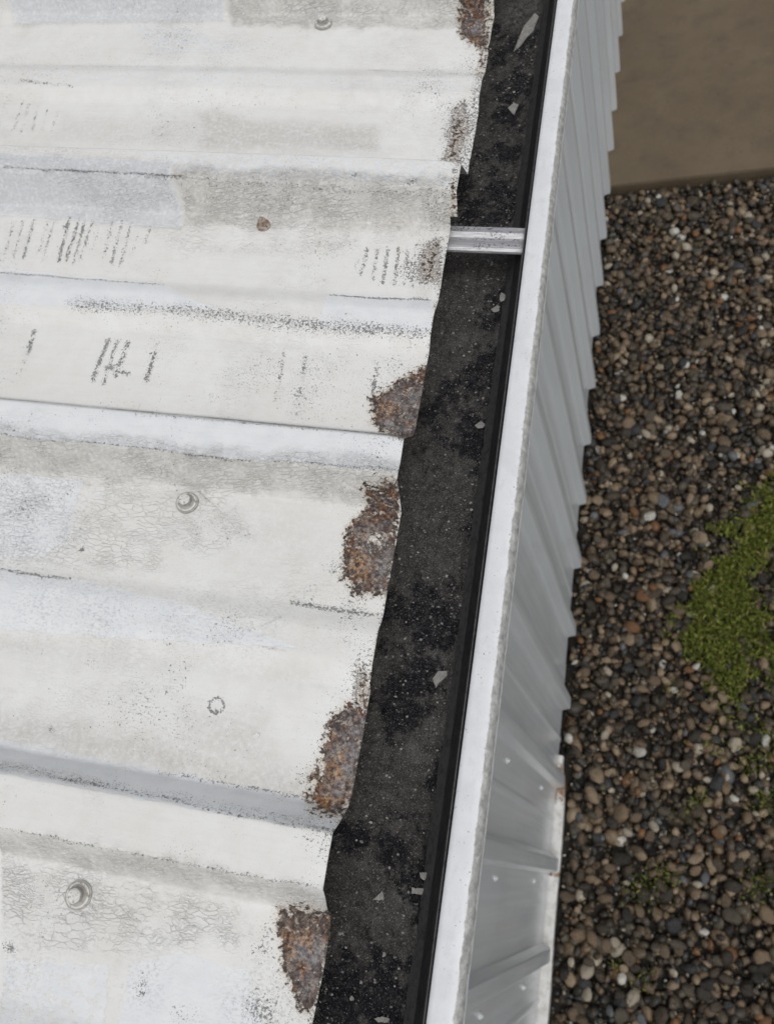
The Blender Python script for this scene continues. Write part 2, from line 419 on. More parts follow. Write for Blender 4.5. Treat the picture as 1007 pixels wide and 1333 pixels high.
ORANGE = [(p, r) for p, r in zip([(0.0265, -0.5712), (0.0246, -0.7154), (0.0149, -0.8738), (0.0153, -0.8981), (-0.002, -0.8927), (0.0188, -0.9917), (0.0012, -0.2699), (0.0112, -0.2544), (0.0224, -0.6915), (0.0069, -0.819)], [.006,.008,.010,.007,.007,.010,.008,.007,.007,.006])]
METAL = [(p, r) for p, r in zip([(0.0135, -0.562), (0.0158, -0.5818), (0.0156, -0.7009), (0.0193, -0.6911), (0.0074, -0.8672), (0.0062, -0.886), (0.0112, -0.9941), (0.0027, -1.004), (0.0095, -0.0749), (0.0059, -0.713), (0.0042, -0.85)], [.012,.012,.009,.010,.013,.010,.012,.012,.008,.014,.010])]
# strokes where the roller coat has flaked in tread-like streaks: start, end, weight
STROKES_A = [((0.4616, -0.3835), (0.4559, -0.4244)), ((0.4518, -0.3808), (0.4445, -0.4287)), ((0.4395, -0.3801), (0.4331, -0.431)), ((0.4238, -0.3812), (0.4189, -0.4219)), ((0.4167, -0.3787), (0.4102, -0.4314)), ((0.4, -0.3756), (0.3926, -0.4321)), ((0.3889, -0.377), (0.3848, -0.4296)), ((0.382, -0.3766), (0.3758, -0.431)), ((0.3728, -0.3781), (0.3704, -0.4266)), ((0.3635, -0.3796), (0.3612, -0.4181)), ((0.3505, -0.3768), (0.346, -0.423)), ((0.3403, -0.3762), (0.3349, -0.4311)), ((0.3296, -0.3776), (0.325, -0.4304)), ((0.3182, -0.381), (0.3165, -0.42)), ((0.3065, -0.3803), (0.3066, -0.4025))]
WA = [.5,.5,.75,.45,.55,1.0,.8,.75,.7,.4,.6,.8,.6,.3,.5]
STROKES_B = [((0.5192, -0.2054), (0.5125, -0.2491)), ((0.51, -0.2089), (0.5031, -0.2535)), ((0.4971, -0.2122), (0.4907, -0.2507)), ((0.4838, -0.2167), (0.4785, -0.2526)), ((0.4691, -0.2199), (0.4672, -0.2521)), ((0.5168, -0.2275), (0.5135, -0.2515))]
STROKES_C = [((0.0767, -0.395), (0.0774, -0.4251)), ((0.0661, -0.3943), (0.0651, -0.4306)), ((0.0564, -0.3927), (0.0547, -0.4344)), ((0.0461, -0.3911), (0.0433, -0.4354)), ((0.0374, -0.3886), (0.0335, -0.4365)), ((0.0302, -0.3863), (0.0262, -0.4359)), ((0.0834, -0.4087), (0.0837, -0.4237))]
STROKES_D = [((0.3885, -0.5193), (0.3859, -0.5443)), ((0.3859, -0.5443), (0.3872, -0.5673)), ((0.3091, -0.5215), (0.3099, -0.5678)), ((0.2992, -0.5224), (0.2985, -0.5692)), ((0.2881, -0.5224), (0.2889, -0.5598)), ((0.2585, -0.5207), (0.2606, -0.54)), ((0.258, -0.5329), (0.2569, -0.5628)), ((0.3008, -0.5524), (0.2773, -0.557))]
WD = [.8,.4,.95,.75,.9,.5,.9,.9]
STROKES_E = [((0.1328, -0.5217), (0.1302, -0.5532)), ((0.1302, -0.5532), (0.1298, -0.5743)), ((0.1118, -0.5232), (0.1088, -0.5512)), ((0.1088, -0.5512), (0.1097, -0.574)), ((0.0437, -0.5237), (0.0428, -0.561)), ((0.1445, -0.5295), (0.1436, -0.5462))]
LINES = [ # speck lines and grime lines (rib far sides with painted shadow): points, half width, chip weight, grime weight
 ([(0.3549, -0.487), (0.2335, -0.4864), (0.1168, -0.4928), (0.0033, -0.4917)], .0125, .66, 0.),
 ([(0.4535, -0.4513), (0.358, -0.4531), (0.2709, -0.4533)], .0022, .75, .25),
 ([(0.1021, -0.4543), (0.05, -0.453), (0.0065, -0.4505)], .0022, .85, .15),
 ([(.40,-.603),(.2,-.603),(.08,-.603),(.004,-.603)], .0085, .70, 1.0),  # rib far sides, this row and next: shadow line painted with the grime
 ([(.65,-.298),(.4,-.298)], .0085, .6, .55), ([(.4,-.298),(.02,-.298)], .0085, .5, .3), ([(.26,-.912),(.02,-.912)], .006, .5, .3),
 ([(0.2396, -0.6134), (0.1545, -0.6124), (0.0728, -0.6115)], .0040, .62, .12),
 ([(0.3588, -0.6474), (0.2422, -0.6457), (0.1446, -0.6469), (0.0016, -0.6425)], .0016, .72, .45),
 ([(0.4853, -0.2994), (0.414, -0.3009), (0.3471, -0.3036)], .0022, .75, .45),
 ([(0.3468, -0.3046), (0.1346, -0.3059), (0.0033, -0.3061)], .0016, .55, .30),
 ([(0.4698, -0.3382), (0.4249, -0.3393), (0.2705, -0.3423)], .0028, .75, .50),
 ([(0.2705, -0.3423), (0.1258, -0.346), (-0.0022, -0.3461)], .0026, .55, .05),
 ([(0.3338, -0.7597), (0.2901, -0.7603), (0.2651, -0.7605)], .0026, .80, .15),
 ([(0.0743, -0.7553), (0.0359, -0.7566), (0.0034, -0.7566)], .0035, .82, .1),
 ([(0.1467, -0.8974), (0.087, -0.8971), (0.0291, -0.8974), (0.0058, -0.9009)], .0024, .72, .25),
 ([(0.2187, -0.9141), (0.1347, -0.9145), (0.06, -0.9167), (-0.0001, -0.9157)], .0020, .72, .55),
 ([(0.2405, -0.9524), (0.1227, -0.9539), (0.0137, -0.952), (-0.0032, -0.9524)], .0022, .60, .05),
 ([(0.5408, -0.1474), (0.4122, -0.1475), (0.3645, -0.1465)], .0016, .55, .30),
 ([(0.1193, -0.1465), (0.0504, -0.1498), (0.0034, -0.1511)], .0016, .55, .35),
 ([(0.5284, -0.1806), (0.4575, -0.1863)], .0045, .60, 0.),
 ([(0.1755, -0.6671), (0.1638, -0.6767), (0.1482, -0.6886), (0.1296, -0.7026)], .0013, .5, .45), ([(0.1441, -0.6938), (0.1383, -0.6924), (0.1261, -0.6972), (0.1223, -0.7017), (0.131, -0.7049)], .0012, .5, .35), ([(0.0877, -0.7951), (0.067, -0.7947)], .0010, .4, .5), ([(0.0778, -0.7686), (0.1001, -0.7831)], .0012, .5, .3),
 ([(0.2729, -0.0624), (0.134, -0.0642), (0.0278, -0.0662)], .0016, .4, .1),
]
CHIPSPOT = [ # centre, radius, weight
 (p, r, wt) for p, (r, wt) in zip([(0.401, -0.3881), (0.2936, -0.55), (0.2564, -0.5568), (0.0266, -0.4141), (0.0415, -0.5448), (0.3342, -0.7004), (0.3152, -0.6907), (0.2651, -0.7334), (0.2885, -0.7242), (0.1025, -0.8931), (0.0349, -1.0325), (0.0339, -1.0256), (0.2197, -1.0306), (0.1208, -1.0301), (0.0861, -1.0442), (0.0911, -0.3709), (0.0386, -0.3362), (0.0944, -0.3313), (0.0029, -0.3163), (-0.0073, -0.3356), (0.2517, -0.2245), (0.0233, -0.5268), (0.0428, -0.7211), (0.0232, -0.7574), (0.0347, -0.8824), (0.0426, -0.9997), (0.04, -0.9875), (0.371, -0.091), (0.3807, -0.1238), (0.2896, -0.1096), (0.0247, -0.154), (0.0188, -0.2276), (0.0339, -0.1774), (0.2394, -0.8831), (0.4169, -0.0686), (-0.0068, -0.0685), (0.2962, -0.6809), (0.0622, -0.0689), (0.3535, -0.0842), (0.1077, -0.695), (0.1194, -0.7832), (0.0626, -0.7499)],
   [(.008,.75),(.006,.95),(.004,.9),(.022,.72),(.020,.55),(.022,.55),(.016,.5),(.006,.85),(.018,.45),(.016,.4),
    (.016,.70),(.012,.6),(.006,.8),(.008,.7),(.012,.55),(.010,.4),(.007,.85),(.004,.8),(.006,.8),(.014,.6),(.02,.3),(.022,.55),(.016,.62),(.022,.6),
    (.016,.55),(.012,.6),(.010,.6),(.016,.55),(.02,.45),(.018,.4),(.012,.6),(.014,.62),(.016,.45),(.003,.95),(.014,.4),(.02,.5),(.014,.5),(.016,.45),(.016,.5),(.02,.25),(.03,.5),(.02,.42)])]
BLUE = [[(0.4733, -0.4458), (0.2712, -0.4524), (0.237, -0.474), (0.1952, -0.4833), (0.4538, -0.4949)],
        [(0.1051, -0.4582), (0.095, -0.452), (0.0032, -0.4484), (0.0005, -0.4915), (0.1018, -0.4932)],
        [(0.3894, -0.6085), (0.0006, -0.6091), (-0.0051, -0.6452), (0.3736, -0.6481)],
        [(0.2882, -0.8922), (0.1472, -0.8958), (0.0065, -0.8974), (0.0026, -0.9172), (0.2777, -0.9186)],
        [(0.3497, -0.7568), (0.2654, -0.7598), (0.1561, -0.7689), (0.0536, -0.7928), (0.3278, -0.8119)],
        [(0.3844, -0.6694), (0.2856, -0.6684), (0.2815, -0.7233), (0.2952, -0.7463), (0.3524, -0.75)],
        [(0.132, -1.0214), (0.0958, -1.0093), (0.0456, -1.0104), (0.0289, -1.0467), (0.1294, -1.0657)],
        [(0.2382, -1.0373), (0.1431, -1.0225), (0.136, -1.0625), (0.2218, -1.0786)],
        [(0.5169, -0.3169), (0.2889, -0.3246), (0.2729, -0.3814), (0.4935, -0.3757)],  # bluish shade of the rib near side, painted as colour
        [(0.6032, -0.0187), (0.3181, -0.0203), (0.3062, -0.0664), (0.5825, -0.0727)],  # same painted bluish shade on the farthest rib
        [(0.431, -0.0714), (0.3516, -0.0735), (0.2586, -0.1219), (0.38, -0.1264)],
        [(0.0035, -0.3034), (0.1496, -0.3068), (0.3483, -0.308), (0.2717, -0.3382), (-0.0017, -0.3423)],
        [(0.5418, -0.1448), (0.0032, -0.1535), (0.004, -0.1858), (0.5266, -0.1856)]]
BLUEW = [1, 1, .85, .9, .8, .7, .75, .55, .95, .9, .5, .5, .45]
CRACK = [[(0.285, -0.3265), (0.0008, -0.3282), (0.0003, -0.3764), (0.2658, -0.383)], [(0.325, -0.3701), (-0.003, -0.3603), (0.0821, -0.3992), (0.261, -0.4162)],
         [(0.3885, -0.6397), (0.0015, -0.6342), (0.0013, -0.6638), (0.3748, -0.6743)], [(0.3844, -0.6694), (0.1495, -0.6641), (0.1192, -0.7034), (0.197, -0.7442), (0.3497, -0.7568)],
         [(0.2638, -0.9535), (-0.0043, -0.9528), (-0.002, -0.9684), (0.2559, -0.9733)], [(0.264, -0.9724), (0.1651, -0.9724), (0.0545, -0.9732), (0.0469, -0.9934), (0.0958, -1.0093), (0.1958, -1.0224), (0.2501, -1.0073)],
         [(0.3229, -0.0203), (0.0072, -0.022), (0.0048, -0.078), (0.2941, -0.0769)], [(0.4177, -0.3374), (0.2866, -0.3329), (0.274, -0.3774), (0.4053, -0.3728)]]
CRACKW = [.95, .55, .9, .7, .9, .95, .9, .6]
STAIN_SHADE = [([(0.302, -0.2204), (0.0961, -0.2304), (0.0902, -0.2641), (0.2834, -0.2723)], .8, .012), ([(0.4632, -0.2257), (0.2944, -0.2318), (0.2846, -0.2679), (0.4662, -0.2709)], .4, .012),  # entries on rib near sides: real dirt, deepened as painted shade
         ([(0.2877, -0.3287), (0.1335, -0.3251), (0.0036, -0.3303), (0.0015, -0.367), (0.2708, -0.3772)], .9, .006),
         ([(0.3885, -0.6397), (0.0015, -0.6342), (0.0019, -0.6597), (0.3765, -0.6699)], .85, .006),
         ([(0.3028, -0.8747), (0.1587, -0.8737), (0.0229, -0.8833), (0.0081, -0.8996), (0.2945, -0.8956)], .75, .012), ([(0.1393, -0.8533), (0.0793, -0.8443), (0.0581, -0.8834), (0.1427, -0.8855)], .6, .02),
         ([(0.2638, -0.9535), (-0.0043, -0.9528), (-0.002, -0.9684), (0.2559, -0.9733)], .85, .006),
         ([(0.264, -0.9724), (0.0717, -0.9723), (0.0495, -0.9939), (0.1958, -1.0224), (0.2482, -1.012)], .35, .02),
         ([(0.2184, -0.672), (0.0677, -0.6619), (0.0403, -0.7339), (0.1619, -0.7226)], .30, .03), ([(0.3229, -0.0203), (0.0072, -0.022), (0.0048, -0.078), (0.2948, -0.0743)], .8, .006), ([(0.5169, -0.3169), (0.2889, -0.3246), (0.2729, -0.3814), (0.4935, -0.3757)], .75, .005), ([(0.6032, -0.0187), (0.3181, -0.0203), (0.3056, -0.069), (0.5814, -0.0755)], .8, .005),  # last two: near-side shade painted as grey mottling over the blue
         ([(0.3278, -0.8119), (0.0389, -0.8041), (0.0356, -0.8203), (0.3204, -0.8304)], .35, .012), ([(0.016, -0.3853), (0.0012, -0.3844), (0.0055, -0.4574), (0.0198, -0.4586)], .5, .012)]
SCUFF = [(p, r, wt) for p, (r, wt) in zip([(0.3296, -0.6923), (0.3236, -0.7285), (0.2863, -0.7095), (0.371, -0.091), (0.2889, -0.1121), (0.2257, -0.7848), (0.281, -0.7856), (0.0354, -1.0303), (0.1181, -1.0297), (0.2093, -1.0344), (0.1544, -0.7752), (0.1021, -0.7745), (0.2452, -0.7674), (0.1678, -0.688), (0.4096, -0.3269), (0.4655, -0.3242), (0.3517, -0.3401), (0.0297, -0.6503)],
         [(.04,.8),(.04,.8),(.03,.6),(.035,.6),(.03,.5),(.03,.7),(.035,.6),(.025,.9),(.02,.6),(.03,.5),(.03,.5),(.03,.55),(.03,.5),(.03,.3),(.03,.7),(.03,.6),(.04,.6),(.03,.3)])]
RING = [(0.1149, -0.8432)][0]
EDGE_BITES = [(p[1], d, s_) for p, d, s_ in zip([(0.0015, -0.5994), (0.0155, -0.1538), (-0.0031, -0.9656), (-0.001, -0.1057), (-0.0009, -0.809), (-0.0002, -0.8982)], [.0025,.0005,.0012,.0015,.001,.001], [.008,.004,.006,.006,.004,.008])]

def wear(U, Y):
    """wear maps, with rib shade painted in, at the points of the sheet"""
    e = np.clip(U, 0, 1)
    uf = .614+(Y+.03)*.388                     # wear carries on up the slope
    U = np.where(U > uf, np.maximum(uf-(U-uf), .04+.3*np.abs(np.sin(U*9))), U)
    n1 = fbm(U, Y, .02, 11)-.5; n2 = fbm(U, Y, .02, 31)-.5
    u, y = U+.016*n1, Y+.016*n2
    A = np.zeros((U.size, 3)); B = np.zeros((U.size, 3)); C_ = np.zeros((U.size, 3))
    patch = fbm(U, Y, .05, 5); patch2 = fbm(U, Y, .11, 15)
    chip = .24*sstep(.42, .68, patch)+.10+.18*sstep(.48, .7, patch2)*np.exp(-U/.4)
    for ps, wt in zip(RUST, RUSTW):
        d = polyd(u, y, ps)
        A[:, 1] = np.maximum(A[:, 1], wt*sstep(.015, -.012, d))
        chip = np.maximum(chip, .80*np.exp(-np.clip(d, 0, 1)/.010))
    # eave strip
    chip = np.maximum(chip, .66*np.exp(-e/.006)); chip = np.maximum(chip, (.30+.25*sstep(.4, .65, patch))*np.exp(-(e/.05)**2))
    A[:, 1] = np.maximum(A[:, 1], .40*np.exp(-e/.0035)*sstep(.38, .6, patch))
    for ss, ww, hw in ((STROKES_A, WA, .0034), (STROKES_B, [.5]*6, .0032), (STROKES_C, [.75, .8, .85, .8, .7, .7, .5], .0034), (STROKES_D, WD, .0040), (STROKES_E, [.6, .45, .62, .55, .85, .35], .0038)):
        for (a, b), wt in zip(ss, ww):
            chip = np.maximum(chip, np.clip((.30+.62*wt)*(.50+.9*fbm(U, Y, .007, 301)), 0, .95)*np.exp(-(segd(U+.1*(u-U), Y+.1*(y-Y), a, b)/hw)**2))
    for ss in (STROKES_A, STROKES_C, STROKES_D, STROKES_E):
        for (a, b) in ss: chip = np.maximum(chip, .36*np.exp(-(segd(U, Y, a, b)/.009)**2))
    for pts, hw, cw, gw in LINES:
        d = polyd(U+.25*(u-U), Y+.25*(y-Y), pts, False)
        mod = .75+.5*fbm(U, Y, .03, 71)
        chip = np.maximum(chip, np.clip(cw*mod, 0, .95)*np.exp(-(d/hw)**2))
        if gw: B[:, 2] = np.maximum(B[:, 2], gw*np.exp(-(d/(hw*.62))**2)*sstep(.32, .6, fbm(U, Y, .05, 77)))
    for p, r, wt in CHIPSPOT:
        chip = np.maximum(chip, wt*np.exp(-(np.hypot(u-p[0], y-p[1])/r)**2))
    a = np.hypot(U-RING[0], Y-RING[1]); chip = np.maximum(chip, .92*np.exp(-((a-.0058)/.0019)**2))
    A[:, 0] = chip
    for ps, wt in zip(CRACK, CRACKW): A[:, 2] = np.maximum(A[:, 2], wt*sstep(.008, -.008, polyd(u, y, ps)))
    A[:, 2] = np.maximum(A[:, 2], .28*sstep(.5, .62, patch2))
    for ps, wt in zip(BLUE, BLUEW): B[:, 0] = np.maximum(B[:, 0], wt*sstep(.004, -.004, polyd(U+.5*(u-U), Y+.3*(y-Y), ps)))
    for ps, wt, s_ in STAIN_SHADE: B[:, 1] = np.maximum(B[:, 1], wt*sstep(s_, -s_, polyd(u, y, ps)))
    for p, r in ORANGE: C_[:, 0] = np.maximum(C_[:, 0], np.exp(-(np.hypot(u-p[0], y-p[1])/(r*1.0))**2)*1.2)
    for p, r in METAL: C_[:, 1] = np.maximum(C_[:, 1], np.exp(-(np.hypot(u-p[0], y-p[1])/(r*1.25))**2))
    for p, r, wt in SCUFF: C_[:, 2] = np.maximum(C_[:, 2], wt*np.exp(-(np.hypot(u-p[0], y-p[1])/r)**2))
    return A, B, np.clip(C_, 0, 1)

def axis(lo, hi, flo, fhi, fine, coarse):
    a = []
    if lo < flo: a += list(np.linspace(lo, min(flo, hi), max(2, int((min(flo, hi)-lo)/coarse)+1))[:-1])
    if min(hi, fhi) > max(lo, flo): a += list(np.arange(max(lo, flo), min(hi, fhi), fine))
    if hi > fhi: a += list(np.linspace(max(fhi, lo), hi, max(2, int((hi-max(fhi, lo))/coarse)+1)))
    else: a.append(hi)
    return np.array(sorted(set(np.round(a, 5))))
BREAKS = np.array([0, .0185, .0535, .072, .156, .172, .200, .217])
def roof_panel(ya, yb, lift, over):
    us = axis(0, 1.5, 0, .665, .0017, .06)
    ys = axis(ya, yb, -1.13, .05, .0017, .02)
    br = [RIB0+PITCH*k+b for k in range(-12, 25) for b in BREAKS]
    br = [b for b in br if ya < b < yb]
    keep = np.array([min([abs(y-b) for b in br] + [9]) > .0007 for y in ys]); keep[0] = keep[-1] = True
    ys = np.array(sorted(list(ys[keep])+br))
    nu, ny = len(us), len(ys)
    U, Y = np.meshgrid(us, ys, indexing='ij')
    # ragged eave edge
    e = .0008*(fbm(ys, ys*0, .09, 91)-.5)*2 + .0003*(fbm(ys, ys*0, .012, 95)-.5)*2 - over
    for yb_, d_, s_ in EDGE_BITES: e = e+d_*np.exp(-((ys-yb_)/s_)**2)
    e = e + .0035*np.clip(prof(ys)/.03, 0, 1)
    fall = np.exp(-U/.02)
    Uw = U+e[None, :]*fall
    H = prof(ys)[None, :]*np.ones_like(U)
    H = H + .0012*(fbm(U, Y, .16, 41)-.5)*2 + lift
    for p_, r_ in METAL: H = H-.0022*np.exp(-(np.hypot(U-p_[0], (Y-p_[1])*.8)/r_)**2)
    # the sheet sags a little at the very edge
    H = H - .0025*np.exp(-U/.012)*(.5+.5*np.sin(Y*37))
    top = roofpt(Uw, Y, H)
    # underside return of the sheet edge
    r1 = roofpt(Uw[:1], Y[:1], H[:1]-.0012); r2 = roofpt(Uw[:1]+.05, Y[:1], H[:1]-.0014)
    V = np.concatenate([r2, r1, r1, top[:1], top], 0)
    F = gridfaces(nu+4, ny, True).reshape(nu+3, ny-1, 4)
    me = mesh('roof_panel', V.reshape(-1, 3), F[[0, 2]+list(range(4, nu+3))].reshape(-1, 4), True)
    fu = np.concatenate([Uw[:1]]*4+[Uw], 0).ravel(); fy = np.concatenate([Y[:1]]*4+[Y], 0).ravel()
    if yb > -1.1 and ya < .05: A, B, C_ = wear(fu, fy)
    else:
        A = np.zeros((fu.size, 3)); B = A.copy(); C_ = A.copy(); A[:, 0] = .3*fbm(fu, fy, .08, 3)+.5*np.exp(-fu/.01); B[:, 0] = fbm(fu, fy, .1, 8)
        A[:, 1] = np.exp(-fu/.012)*sstep(.5, .6, fbm(fu, fy, .1, 9)); A[:, 2] = sstep(.45, .6, fbm(fu, fy, .1, 10))
    attr(me, 'wear_a', A); attr(me, 'wear_shade_b', B); attr(me, 'wear_c', C_)
    return child(link('roof_panel', me, None, M_ROOF))
PW = 3*PITCH
panels = {}
for k in range(-2, 6):                   # each sheet spans three ribs and laps the rib of the sheet beyond it
    hi = RIB0+.072+k*PW
    lo = hi-PW-.066
    panels[k] = roof_panel(lo, hi, .0016 if k % 2 == 0 else 0., .0005 if k % 2 == 0 else .0080)
PAN_B, PAN_A = panels[0], panels[1]

# ---- roof screws
def screw_mesh(name, rw, rh, hh):
    prof_ = [(0, hh), (rh*.8, hh), (rh, hh*.86), (rh, .0022), (rh*1.45, .0020), (rh*1.55, .0013), (rw*.86, .0013), (rw*.87, .0006), (rw*.99, .0003), (rw, -.0006), (rw, -.0045)]
    n = 24; V = []; F = []
    for i, (r, z) in enumerate(prof_):
        for j in range(n):
            a = 2*math.pi*j/n; rr = r
            if 1 <= i <= 3: rr = r*(.93+.07*abs(math.cos(3*a)))*1.02
            V.append((rr*math.cos(a), rr*math.sin(a), z))
    for i in range(len(prof_)-1):
        for j in range(n): F.append((i*n+j, (i+1)*n+j, (i+1)*n+(j+1) % n, i*n+(j+1) % n))
    me = mesh(name, V, F)
    mi = np.repeat(np.arange(len(prof_)-1), n); me.polygons.foreach_set('material_index', ((mi >= 6) | (mi == 3) | (mi == 2)).astype(np.int32))  # head sides and foot take the dark slot too, as painted contact shade
    return me
SM = screw_mesh('screw', .0100, .0050, .0086)
SMR = screw_mesh('screw', .0072, .0040, .0090); SMR.materials.append(M_RSCREW); SMR.materials.append(M_RSCREW)
SM.materials.append(M_SCREW); SM.materials.append(M_RIM_SHADE)
for p, kind, tilt in zip([(0.186, -0.0723), (0.1871, -0.3729), (0.184, -0.6798), (0.181, -0.9878)], 'prpp', (.05, .1, .02, .03)):
    me = SM if kind == 'p' else SMR
    par = PAN_A if p[1] > -.355 else PAN_B
    o = bpy.data.objects.new('screw', me); COL.objects.link(o); o.parent = par
    o.location = Vector(roofpt(p[0], p[1], .0031 if par is PAN_B else .0016))
    o.rotation_euler = (Matrix.Rotation(TH+tilt*.5, 4, 'Y') @ Matrix.Rotation(tilt, 4, 'X') @ Matrix.Rotation(p[0]*9, 4, 'Z')).to_euler()
    o.matrix_parent_inverse = Matrix.Identity(4)
    if kind == 'r': o['label'] = 'bare rusty screw'

# ---- soffit, fascia
sof = child(extrude('soffit', [(.0, -.098), (.0, -.090), (XW-.05, -.090), (XW-.05, -.098)], -2.3, 5.0, True, 1, None, M_SOFFIT))
fas = child(extrude('fascia', [(-.052, -.012), (-.052, -.0885), (-.060, -.0885), (-.060, -.012)], -2.3, 5.0, True, 1, None, M_SOFFIT))

# ---- wall sheets
WP = .303; WR0 = 2.417
WB = [0, .016, .046, .062]               # rib foot, shoulder, shoulder, foot (along the wall)
def wall_panel(k):
    """one sheet of three ribs, k counts sheets from the slab towards the near end"""
    yhi = WR0+.02-k*3*WP+WP*.5; ylo = yhi-3*WP-.02
    pts = [(ylo, 0.)]
    for i in range(3):
        c = WR0+.0-(k*3+2-i)*WP-.01
        pts += [(c-.004, 0.), (c+.006, .031), (c+.050, .031), (c+.064, 0.)]
        m = c+.064+.12
        if m+.03 < yhi: pts += [(m-.014, 0.), (m-.006, .004), (m+.006, .004), (m+.014, 0.)]
    pts += [(yhi, 0.)]
    pts = sorted(pts)
    # round the corners of the profile
    P_ = []
    for i, (y, x) in enumerate(pts):
        if i in (0, len(pts)-1): P_.append((y, x)); continue
        a, b = np.array(pts[i-1]), np.array(pts[i+1]); c = np.array((y, x))
        for q in (a, b):
            d = q-c; L = np.linalg.norm(d)
            t = min(.0035, L*.45); s_ = c+d/L*t
            if q is a: P_.append(tuple(s_))
            else: P_.append(tuple((c*.5+.25*(P_[-1]+s_)) if False else .5*c+.25*np.array(P_[-1])+.25*s_)); P_.append(tuple(s_))
    P_ = np.array(P_)
    zs = np.linspace(GZ+.02, -.0985, 40)
    Y, Z = np.meshgrid(P_[:, 0], zs, indexing='ij'); X = np.repeat(P_[:, 1][:, None], len(zs), 1)
    wv = .0016*(fbm(Y, Z, .5, 21+k)-.5)*2
    V = np.stack([XW+X+wv+(.0014 if k % 2 else 0), Y, Z], -1)
    me = mesh('wall_panel', V.reshape(-1, 3), gridfaces(len(P_), len(zs), False), True)
    try: me.set_sharp_from_angle(angle=R(50))
    except Exception: pass
    return child(link('wall_panel', me, None, M_WALL))
wpan = [wall_panel(k) for k in range(-3, 5)]
WS = screw_mesh('screw', .0085, .0045, .006); WS.materials.append(M_WSCREW); WS.materials.append(M_WSCREW)
for i in range(-6, 15):
    y = WR0-WP*i-.055
    k = i//3
    if not (0 <= k+3 < len(wpan)): continue
    if y > -.4: continue
    for z in (-1.67, -2.34):
        o = bpy.data.objects.new('screw', WS); COL.objects.link(o); o.parent = wpan[k+3]
        o.location = (XW+.0012+.0016, y, z+.01*math.sin(i*3+z)); o.rotation_euler = (Matrix.Rotation(R(90), 4, 'Y') @ Matrix.Rotation(i, 4, 'Z')).to_euler()
        o.location.y -= .01*math.sin(i*5)
# inner backing wall so that no light leaks between the sheets and the ground
back = child(extrude('wall_base', [(XW-.02, GZ-.06), (XW-.004, GZ-.06), (XW-.004, GZ+.05), (XW-.02, GZ+.05)], -2.3, 5.0, True, 1, None, M_SOIL))

# ---- white base trim under the near sheets
ys = np.linspace(-2.3, -.50, 240)
pr = [(XW-.003, GZ+.018), (XW+.043, GZ+.014), (XW+.047, GZ+.0125), (XW+.048, GZ+.009), (XW+.048, GZ-.028)]
V = np.array([[(x, y, z) for (x, z) in pr] for y in ys])
V[:, 1:, 0] += (.0015*np.sin(ys*13)-.012-.018*sstep(-.62, -.52, ys))[:, None]
me = mesh('base_trim', V.reshape(-1, 3), gridfaces(len(ys), len(pr), True))
A = np.zeros((len(me.vertices), 3)); yy = V[:, :, 1].ravel()
A[:, 0] = np.clip(.66*np.exp(-((yy+.60)/.11)**2)+.55*np.exp(-((yy+.93)/.02)**2), 0, 1); attr(me, 'wear_a', A)
child(link('base_trim', me, None, M_TRIM))

# ================================================================== the gutter
gut = empty('rain_gutter', (.03, -.5, -.085))
tag(gut, 'white lipped rain gutter along the roof edge, its trough filled with black silt', 'gutter')
GI = Matrix.Translation((-.03, .5, .085))
def gchild(o): o.parent = gut; o.matrix_parent_inverse = GI; return o
TR = [(-.0500, -.010), (-.0500, -.074), (-.046, -.078), (.040, -.078), (.0445, -.0625), (.0545, -.0530), (.0570, -.0490), (.0690, -.0235), (.0700, -.0170),
      (.0712, -.0170), (.0712, -.0240), (.059, -.050), (.0565, -.0545), (.0465, -.0645), (.042, -.081), (-.047, -.081), (-.0512, -.076), (-.0512, -.010)]
gchild(extrude('trough', TR, -2.3, 5.0, True, 60, None, M_TROUGH, False, .0004))
# lip : top face, rolled outer edge, inner return
LP = [(.0742, -.0165), (.0735, -.0150), (.0736, -.0132), (.0745, -.0122), (.0775, -.0120), (.0820, -.0118), (.0870, -.0120), (.0900, -.0124), (.0920, -.0133), (.0938, -.0152), (.0950, -.0185),
      (.0956, -.0225), (.0958, -.0262), (.0953, -.0285), (.0938, -.0285), (.0932, -.026), (.0915, -.0185), (.0890, -.0160)]
lys = np.concatenate([np.arange(-2.3, -1.2, .03), np.arange(-1.2, .15, .003), np.arange(.15, 5.0, .05), [5.0]])
P_ = np.array(LP); m = len(P_)
V = np.zeros((len(lys), m, 3)); V[:, :, 0] = P_[:, 0]; V[:, :, 2] = P_[:, 1]; V[:, :, 1] = lys[:, None]
V[:, :, 0] += (.0007*np.sin(lys*3.1+1)+.0004*np.sin(lys*7.3))[:, None]
V[:, :, 2] += (.0006*np.sin(lys*4.7+2)+.0003*np.sin(lys*17))[:, None]
V[:, 8:14, 0] += (.0006*(fbm(lys, lys*0, .03, 55)-.5))[:, None]
idx = np.arange(len(lys)*m).reshape(len(lys), m)
F = [np.stack([idx[:-1, j], idx[1:, j], idx[1:, (j+1) % m], idx[:-1, (j+1) % m]], -1) for j in range(m)]
me = mesh('lip', V.reshape(-1, 3), np.concatenate(F), True)
A = np.zeros((len(me.vertices), 3)); jj = np.tile(np.arange(m), len(lys)); vx = V[:, :, 0].ravel(); vy = V[:, :, 1].ravel()
A[:, 0] = .26+.22*fbm(vx*4, vy, .05, 401); A[:, 1] = np.where((jj >= 8) & (jj <= 15), np.where(jj == 8, .62, .95), np.where(jj == 7, .30, 0.)); A[:, 1] = np.where((jj >= 11) & (jj <= 13), .45, A[:, 1])
